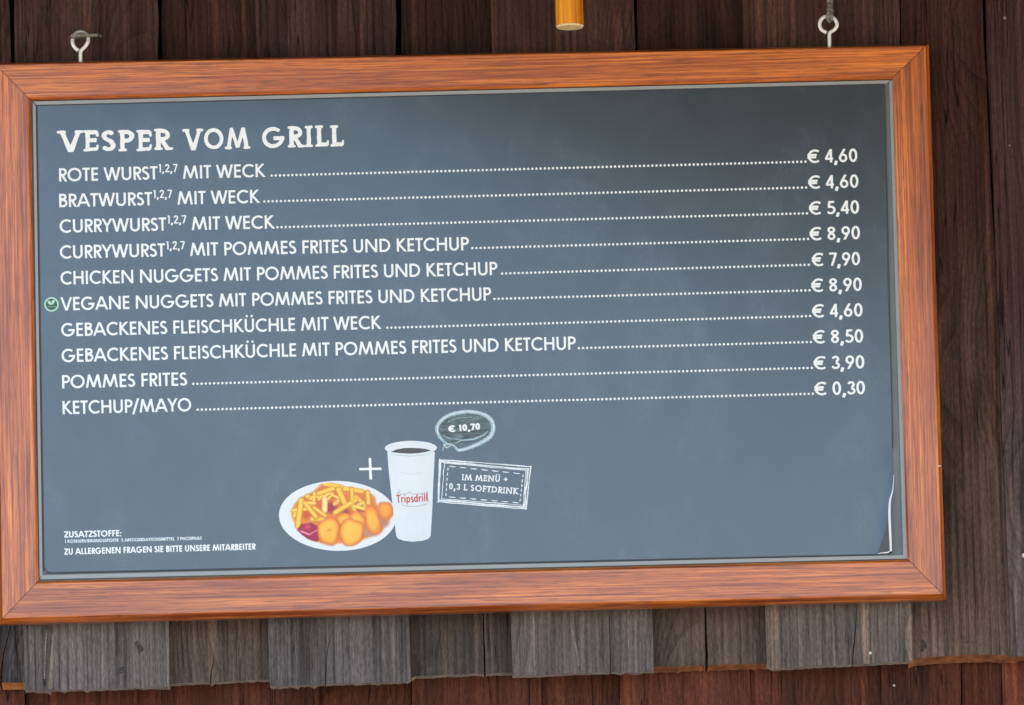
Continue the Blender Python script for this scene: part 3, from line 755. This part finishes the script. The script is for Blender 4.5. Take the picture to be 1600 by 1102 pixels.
# ---- speech bubble
def Z(pts, ox=670, oy=635, s=6.482): return [(ox+x/s, oy+y/s) for x, y in pts]
inner = Z([(x, y) for x, y in ((90, 250), (100, 200), (140, 150), (210, 105), (320, 78), (450, 76), (550, 100), (610, 140), (630, 200), (610, 265), (560, 310), (470, 345), (360, 375), (290, 425), (250, 385), (180, 365), (120, 320))])
fill('speech_bubble', inner, M_bubble, YP-.00025)
ring = Z([(110, 310), (82, 245), (100, 175), (185, 100), (320, 60), (450, 58), (560, 85), (630, 140), (653, 215), (630, 295), (555, 355), (450, 405), (350, 438), (292, 442), (262, 405), (225, 385), (190, 385), (158, 392), (140, 455)])
ww = [34, 44, 46, 44, 46, 44, 48, 54, 52, 54, 52, 46, 42, 36, 24, 26, 22, 18, 10]
rp = smooth_path([(p[0], p[1], v/6.482) for p, v in zip(ring, ww)], 4)
strokes('bubble_outline', [([(p[0], p[1]) for p in rp], [float(p[2])*.82 for p in rp], True), (Z([(110, 310), (150, 355), (190, 380)]), [5.0, 3.4, 2.0], True)], M_palechalk, YP-.0004, 2.2, .12)
strokes('bubble_outline', [([(p[0]+.6, p[1]-.3) for p in rp[2:52]], 1.3, True), (Z([(150, 385), (180, 420), (230, 395)]), 1.2, True)], M_chalk, YP-.0005, 3, .25, seed=5)
strokes('scribble', [(Z([(270, 375), (330, 345), (450, 335), (560, 290), (600, 250)]), [.6, 2.2, 2.6, 2.2, .6], True), (Z([(150, 300), (220, 330), (330, 335)]), 1.0, True), (Z([(190, 160), (300, 115), (430, 110)]), .8, True)], M_palechalk, YP-.00035, 3, .15)
text('bubble_lettering', '€ 10,70', (701, 675.7), (750.5, 671.2), 10.2, .22, y=YP-.0005)
# ---- hand drawn sign
def quadline(q, w, jit, seed, over=0.0):
    rnd = random.Random(seed); out = []
    for i in range(4):
        a = np.array(q[i]); b = np.array(q[(i+1) % 4]); dn = (b-a)/np.linalg.norm(b-a)
        a = a-dn*over; b = b+dn*over
        pts = [tuple(a+(b-a)*k/7+np.array((rnd.gauss(0, jit), rnd.gauss(0, jit)))) for k in range(8)]
        out.append((pts, [w*rnd.uniform(.6, 1.3) for _ in range(8)], True))
    return out
q1 = Z([(112, 542), (1032, 612), (985, 1040), (92, 968)]); q2 = Z([(118, 560), (1008, 640), (968, 1022), (102, 952)]); q3 = Z([(160, 572), (985, 650), (958, 1005), (130, 938)])
strokes('sign_outline', quadline(q1, 1.7, .25, 1, .8), M_chalk, YP-.0004, 2.4)
strokes('sign_outline', quadline(q2, 2.3, .3, 2, .4), M_chalk, YP-.00043, 2.4)
strokes('sign_outline', quadline(q3, 1.2, .25, 3, .3), M_chalk, YP-.00046, 2.4)
dq = Z([(195, 605), (955, 685), (922, 978), (172, 915)])
ds = []
for i, nn in ((0, 7), (1, 6), (2, 7), (3, 6)):
    a = np.array(dq[i]); b = np.array(dq[(i+1) % 4])
    for k in range(nn):
        t0 = (k+.12)/nn; t1 = (k+.68)/nn
        ds.append(([tuple(a+(b-a)*t0), tuple(a+(b-a)*(t0+t1)/2+np.array((.2, .3))), tuple(a+(b-a)*t1)], [1.1, 1.7, 1.0], True))
strokes('dashed_line', ds, M_chalk, YP-.0004, 3)
text('sign_lettering', 'IM MENÜ +', (722.2, 750.4), (792.5, 753.6), 9.3, .17, serif=True)
text('sign_lettering', '0,3 L SOFTDRINK', (701.5, 764.6), (809, 772.6), 9.6, .17, serif=True)

# ---- plate of food, printed
def ell(cx, cy, rx, ry, rot=0, n=72):
    c, s = math.cos(math.radians(rot)), math.sin(math.radians(rot))
    return [(cx+rx*math.cos(2*math.pi*k/n)*c-ry*math.sin(2*math.pi*k/n)*s, cy+rx*math.cos(2*math.pi*k/n)*s+ry*math.sin(2*math.pi*k/n)*c) for k in range(n)]
fill('plate_picture', ell(527.5, 806.3, 91.6, 54.6, 1.0), M_plate, YP-.00022)
def food():
    s = 8.42; x0, x1, y0, y1 = 449, 617, 750, 855; R = 1.8
    nx, ny = int((x1-x0)*R), int((y1-y0)*R)
    X = x0+np.arange(nx)/R; Y = y0+np.arange(ny)/R; GX, GY = np.meshgrid(X, Y)
    zx = (GX-430)*s; zy = (GY-740)*s
    rs = np.random.RandomState(3)
    base = np.zeros((ny, nx, 3))+np.array(M_plate.node_tree.nodes['Principled BSDF'].inputs['Base Color'].default_value[:3])
    col = base.copy(); mask = np.zeros((ny, nx))
    def poly(pts):
        ins = np.zeros(zx.shape, bool); n = len(pts); dmin = np.full(zx.shape, 1e9)
        for i in range(n):
            (xa, ya), (xb, yb) = pts[i], pts[(i+1) % n]
            c = ((ya > zy) != (yb > zy)); xi = (xb-xa)*(zy-ya)/((yb-ya) if yb != ya else 1e-9)+xa
            ins ^= c & (zx < xi)
            ab = np.array((xb-xa, yb-ya), float); t = np.clip(((zx-xa)*ab[0]+(zy-ya)*ab[1])/(ab@ab), 0, 1)
            dmin = np.minimum(dmin, np.hypot(zx-xa-t*ab[0], zy-ya-t*ab[1]))
        return np.where(ins, -dmin, dmin)
    def put(D, c_in, c_edge, soft, edge=22, sh=None):
        nonlocal col, mask
        a = np.clip(.5-D/soft, 0, 1)[..., None]
        e = np.clip(1+D/edge, 0, 1)[..., None]
        c = np.array(srgb(*c_in))*(1-e)+np.array(srgb(*c_edge))*e
        if sh is not None: c = c*sh[..., None]
        col = col*(1-a)+c*a; mask = np.maximum(mask, a[..., 0])
    def tex(fx, fy, amp):
        acc = 0
        for k in range(5): acc = acc+np.sin(zx*rs.uniform(-1, 1)*fx+zy*rs.uniform(-1, 1)*fy+rs.uniform(0, 6))
        return 1+amp*acc/3
    put(poly([(200, 500), (250, 390), (340, 310), (500, 230), (620, 115), (880, 165), (1150, 205), (1270, 270), (1345, 430), (1540, 380), (1555, 560), (1500, 640), (1400, 780), (1150, 880), (850, 930), (600, 920), (470, 885), (290, 750), (220, 600)]), (222, 128, 62), (238, 176, 110), 26, 40, tex(.02, .02, .16))
    for c, r, cc in (((740, 450), 75, (170, 62, 78)), ((930, 510), 45, (160, 70, 70)), ((1120, 450), 60, (176, 72, 84)), ((410, 540), 60, (214, 92, 52)), ((880, 330), 60, (212, 104, 56)), ((600, 400), 60, (220, 110, 60)), ((1230, 740), 90, (196, 140, 130)), ((1440, 640), 60, (190, 130, 112)), ((1270, 340), 50, (222, 120, 60)), ((840, 700), 40, (180, 84, 60)), ((700, 300), 55, (226, 120, 58))):
        put(np.hypot(zx-c[0], zy-c[1])-r, cc, cc, 50, 10)
    def cap(a, b, w, c=(252, 204, 84), e=(208, 118, 36)):
        a = np.array(a, float); b = np.array(b, float); ab = b-a; t = np.clip(((zx-a[0])*ab[0]+(zy-a[1])*ab[1])/(ab@ab), 0, 1)
        # slightly squared section of a chip
        dd = np.hypot(zx-a[0]-t*ab[0], zy-a[1]-t*ab[1])-w
        nrm = ((zx-a[0])*(-ab[1])+(zy-a[1])*ab[0])/np.linalg.norm(ab)
        sh = 1.0+.10*np.clip(-nrm/w, -1, 1)*np.sign(ab[0] if abs(ab[0]) > 1 else 1)
        put(dd, c, e, 7, w*.55, sh)
    for f in (((330, 430), (230, 500), 26), ((250, 560), (330, 420), 30), ((420, 300), (500, 350), 34), ((900, 200), (1140, 235), 34), ((1260, 290), (1320, 430), 24, (232, 142, 70), (214, 110, 50)), ((480, 600), (640, 605), 30), ((510, 450), (660, 560), 26), ((650, 340), (650, 480), 38, (255, 224, 150), (240, 180, 90)), ((1000, 400), (1060, 520), 30), ((560, 290), (470, 330), 34), ((860, 330), (785, 400), 30, (248, 190, 110), (230, 140, 70)),
              ((760, 200), (570, 265), 36), ((390, 390), (540, 580), 36), ((640, 135), (870, 180), 34), ((1060, 310), (1200, 430), 30), ((1215, 250), (1225, 400), 38), ((840, 210), (920, 400), 42), ((1005, 200), (1010, 350), 32), ((1060, 350), (790, 515), 34, (255, 214, 110), (234, 160, 64)), ((345, 350), (300, 690), 42)):
        cap(*f)
    rf = random.Random(12)
    for k in range(16):
        t = rf.uniform(0, 1); cx_ = 300+t*900; cy_ = 460-190*math.sin(math.pi*min(1, t*1.05))+rf.uniform(-30, 60); an = rf.uniform(0, math.pi); ln = rf.uniform(50, 100)
        dx, dy = math.cos(an)*ln, math.sin(an)*ln*.8
        cap((cx_-dx, cy_-dy), (cx_+dx, cy_+dy), rf.uniform(18, 26), (255, 214, 104), (214, 120, 40))
    for f in (((830, 210), (915, 395), 40), ((1060, 350), (790, 515), 34), ((345, 350), (300, 690), 40), ((390, 390), (535, 570), 32), ((570, 265), (760, 200), 34), ((1005, 200), (1012, 350), 28), ((1215, 250), (1225, 390), 34), ((650, 340), (650, 475), 34, (255, 228, 160), (236, 176, 90))):
        cap(*f)
    put(poly([(285, 745), (340, 665), (480, 650), (575, 700), (585, 880), (540, 900), (430, 865), (350, 810)]), (176, 48, 78), (150, 34, 60), 16, 40, tex(.03, .03, .15))
    put(np.hypot(zx-430, (zy-700)*1.2)-50, (206, 78, 100), (180, 50, 80), 30, 30)
    cap((340, 760), (450, 805), 12, (238, 150, 170), (210, 90, 120)); cap((450, 805), (540, 750), 9, (226, 140, 160), (200, 90, 120))
    def nug(cx, cy, rx, ry, rot, c=(252, 184, 72), e=(228, 120, 52)):
        co_, si = math.cos(math.radians(rot)), math.sin(math.radians(rot)); u = (zx-cx)*co_+(zy-cy)*si; v = -(zx-cx)*si+(zy-cy)*co_
        th = np.arctan2(v/ry, u/rx); k = (np.abs(u/rx)**2.3+np.abs(v/ry)**2.3)**(1/2.3)*(1+.05*np.sin(3*th+cx)+.03*np.sin(5*th+cy))
        put((k-1.05)*min(rx, ry), (206, 112, 62), (206, 112, 62), 30, 10); put((k-1)*min(rx, ry), c, e, 9, 46, tex(.05, .05, .045)*tex(.02, .02, .05)*(1.05-.12*np.clip((u+v)/rx/2, -1, 1)))
    nug(1450, 485, 98, 112, -20, (240, 160, 62), (214, 120, 66)); nug(920, 610, 115, 80, 10); nug(1090, 620, 90, 120, -30); nug(1285, 625, 92, 190, -14)
    nug(705, 760, 138, 178, 4); nug(1005, 775, 155, 172, 10)
    put(np.hypot((zx-710)/1.0, (zy-745)*1.6)-38, (232, 150, 60), (244, 172, 66), 30, 30)
    inside = (((GX-527.5)/90.0)**2+((GY-806.3)/53.0)**2) < 1
    V = at(GX.ravel(), GY.ravel(), YP-.00030)
    keep = (mask > .02) & inside
    kd = keep.copy(); kd[1:] |= keep[:-1]; kd[:-1] |= keep[1:]; kd[:, 1:] |= kd[:, :-1]; kd[:, :-1] |= kd[:, 1:]
    Fc = []
    for j in range(ny-1):
        for i in range(nx-1):
            if kd[j, i] and kd[j+1, i] and kd[j, i+1] and kd[j+1, i+1] and inside[j, i] and inside[j+1, i+1] and inside[j+1, i] and inside[j, i+1]: Fc.append((j*nx+i, j*nx+i+1, (j+1)*nx+i+1, (j+1)*nx+i))
    me = meshof('food_picture', V, Fc)
    ca = me.color_attributes.new('print', 'FLOAT_COLOR', 'POINT')
    buf = np.ones((len(V), 4), np.float32); buf[:, :3] = np.clip(col.reshape(-1, 3), 0, 1); ca.data.foreach_set('color', buf.ravel())
    fixn(me); link('food_picture', me, M_food, poster)
food()
# ---- paper cup, printed
def K(pts): return [(595+x/6.484, 680+y/6.484) for x, y in pts]
cup = K([(66, 170), (80, 360), (103, 570), (135, 850), (156, 1020)])+K([(175, 1050), (240, 1073), (325, 1080), (420, 1072), (485, 1050)])+K([(505, 1022), (520, 780), (532, 480), (548, 170)])
fill('cup_picture', cup, M_cup, YP-.0005)
rim = ell(642, 700.2, 40.6, 11.2, -.6)
fill('cup_rim', rim, M_cup, YP-.00055)
strokes('cup_rim_line', [(K([(75, 185), (170, 205), (300, 213), (430, 203), (535, 182)]), [.3, 1.0, 1.1, 1.0, .3], True)], M_cupshade, YP-.0006, 3)
strokes('cup_rim_line', [(K([(420, 380), (330, 400), (200, 380)]), .5, True)], M_cupshade, YP-.0006, 3)
fill('cup_drink', K([(100, 168), (160, 146), (230, 133), (300, 130), (380, 132), (450, 140), (512, 155), (450, 172), (380, 184), (300, 189), (200, 184), (140, 177)]), M_drink, YP-.00065)
text('cup_lettering', 'Tripsdrill', K([(160, 688)])[0], K([(474, 672)])[0], 12.6, .15, M_red, y=YP-.0008)
strokes('cup_logo_line', [(K([(165, 605), (178, 572), (200, 600), (275, 592), (292, 574), (318, 600), (420, 592), (470, 572), (482, 680)]), .9, True), (K([(208, 706), (270, 722), (340, 724), (420, 712), (472, 695)]), .9, True), (K([(178, 572), (190, 552), (200, 570)]), .6, True)], M_logogrey, YP-.0007, 3)

strokes('dent', [([(184.5, 961.5), (186.5, 963.5), (189, 963)], 1.5, True)], simple('dent_dark', (.05, .02, .012), .7), -.0011, 3, .1, board)
strokes('chip', [([(1466, 728.5), (1469.5, 728)], [1.0, 1.6], True)], M_paper, -.0011, 3, 0, board)

# ------------------------------------------------------------------ eye screws, hangers, pole
YE = .014
def eye(path, label):
    pts = smooth_path([(p[0], p[1], p[2] if len(p) > 2 else YE) for p in path], 5)
    return tube('eye_screw', [at(p[0], p[1], p[2]) for p in pts], .0024, M_steel, board, 12)
eye([(1291.5, 51.2), (1284, 47), (1280.6, 38.5), (1284, 29.5), (1293.5, 25.2), (1303.5, 29.5), (1308, 38.5), (1304, 46.5), (1297, 51), (1296, 56), (1296, 66), (1296, 80)], '')
eye([(122.6, 79.2, YE), (116.5, 74, YE), (113, 66, YE), (115, 57, YE+.006), (121, 51, YE+.012), (130, 51, YE+.014), (136.5, 56, YE+.008), (137.6, 65, YE), (133, 73, YE), (127.3, 79, YE), (125.8, 84, YE), (126, 97, YE), (126, 108, YE)], '')
# right hanger: doubled wire from the unseen eave, hooked through the ring
hk = thing('hanging_wire', 'dull grey doubled wire dropping into the right eye screw of the menu board', 'wire', tuple(P(1297, 31, YE)), 'hangers holding the menu board')
a1 = smooth_path([(1294.5, -560, YE), (1294.3, -40, YE-.001), (1295.0, 5, YE-.002), (1294.6, 18, YE-.004), (1293.4, 28, YE-.0045), (1294.5, 33, YE), (1297, 33.6, YE+.004), (1298.5, 25, YE+.005)], 6)
a2 = smooth_path([(1299.3, -560, YE+.001), (1299.0, -40, YE), (1298.2, 5, YE-.001), (1298.8, 18, YE-.003), (1299.6, 27, YE-.0045), (1299, 32, YE-.001), (1297.5, 30, YE+.004)], 6)
tube('strand', [at(*p) for p in a1], .0022, M_dull, hk, 8); tube('strand', [at(*p) for p in a2], .0021, M_dull, hk, 8)
tube('binding', [at(*p) for p in smooth_path([(1291, 15.5, YE-.003), (1294, 14, YE-.007), (1300, 15.5, YE-.006), (1302, 18, YE-.001), (1298, 20, YE+.003)], 4)], .0012, M_dull, hk, 6)
# left hanger: flat bracket screwed to the wall, ring hooked on it
hb = thing('wall_hook', 'dull grey flat metal wall hook carrying the left eye screw of the menu board', 'hook', tuple(P(130, 57, .05)), 'hangers holding the menu board')
def flat(name, pts, halfw, th, mat, parent):
    bm = bmesh.new(); fr = []
    for i, p in enumerate(pts):
        a = Vector(pts[max(0, i-1)]); b = Vector(pts[min(len(pts)-1, i+1)]); t = (b-a).normalized(); sd = t.cross(Vector((0, 0, 1))).normalized(); p = Vector(p)
        fr.append([bm.verts.new(p+sd*halfw+Vector((0, 0, th))), bm.verts.new(p-sd*halfw+Vector((0, 0, th))), bm.verts.new(p-sd*halfw), bm.verts.new(p+sd*halfw)])
    for a, b in zip(fr, fr[1:]):
        for k in range(4): bm.faces.new((a[k], a[(k+1) % 4], b[(k+1) % 4], b[k]))
    bm.faces.new(fr[0]); bm.faces.new(fr[-1][::-1])
    return link(name, frombm(name, bm), mat, parent)
flat('hook_plate', [P(110, 60, YE-.004), P(122, 59.5, YE-.002), P(137, 59, YE+.006), P(148, 58.6, YE+.012)], .0075, .0035, M_dull, hb)
tube('hook_arm', [at(*p) for p in smooth_path([(132, 57, YE+.002), (142, 55, YE+.015), (152, 54.5, YE+.028), (158, 57, .0495)], 5)], .0016, M_dull, hb, 8)
bm = bmesh.new(); bmesh.ops.create_uvsphere(bm, u_segments=12, v_segments=7, radius=.0046, matrix=Matrix.Translation(P(127, 54, YE)) @ Matrix.Diagonal((1.2, 1, .62, 1)))
link('bolt_head', frombm('bolt_head', bm, True), M_dull, hb)
# pole
YQ = -.03
pc = P(890.5, 43.5, YQ)
pole = thing('wooden_pole', 'glossy yellow orange round wooden pole, pale cut end, hanging above the menu board', 'pole', tuple(pc))
bm = bmesh.new(); R_ = 22.2*.000806; seg = 40
def ringv(z, r, dx=0): return [bm.verts.new((pc[0]+dx+r*math.cos(2*math.pi*k/seg), pc[1]+r*math.sin(2*math.pi*k/seg), pc[2]+z)) for k in range(seg)]
rg = [ringv(.0022, R_), ringv(.3, R_, -.0042), ringv(.80, R_, -.012)]
for a, b in zip(rg, rg[1:]):
    for k in range(seg): bm.faces.new((a[k], a[(k+1) % seg], b[(k+1) % seg], b[k]))
bm.faces.new(rg[-1])
link('shaft', frombm('shaft', bm, True), M_pole, pole)
bm = bmesh.new(); r1 = ringv(.0021, R_*.995); r0 = ringv(0, R_*.92)
for k in range(seg): bm.faces.new((r1[k], r1[(k+1) % seg], r0[(k+1) % seg], r0[k]))
bm.faces.new(r0)
link('cut_end', frombm('cut_end', bm), M_poleend, pole)
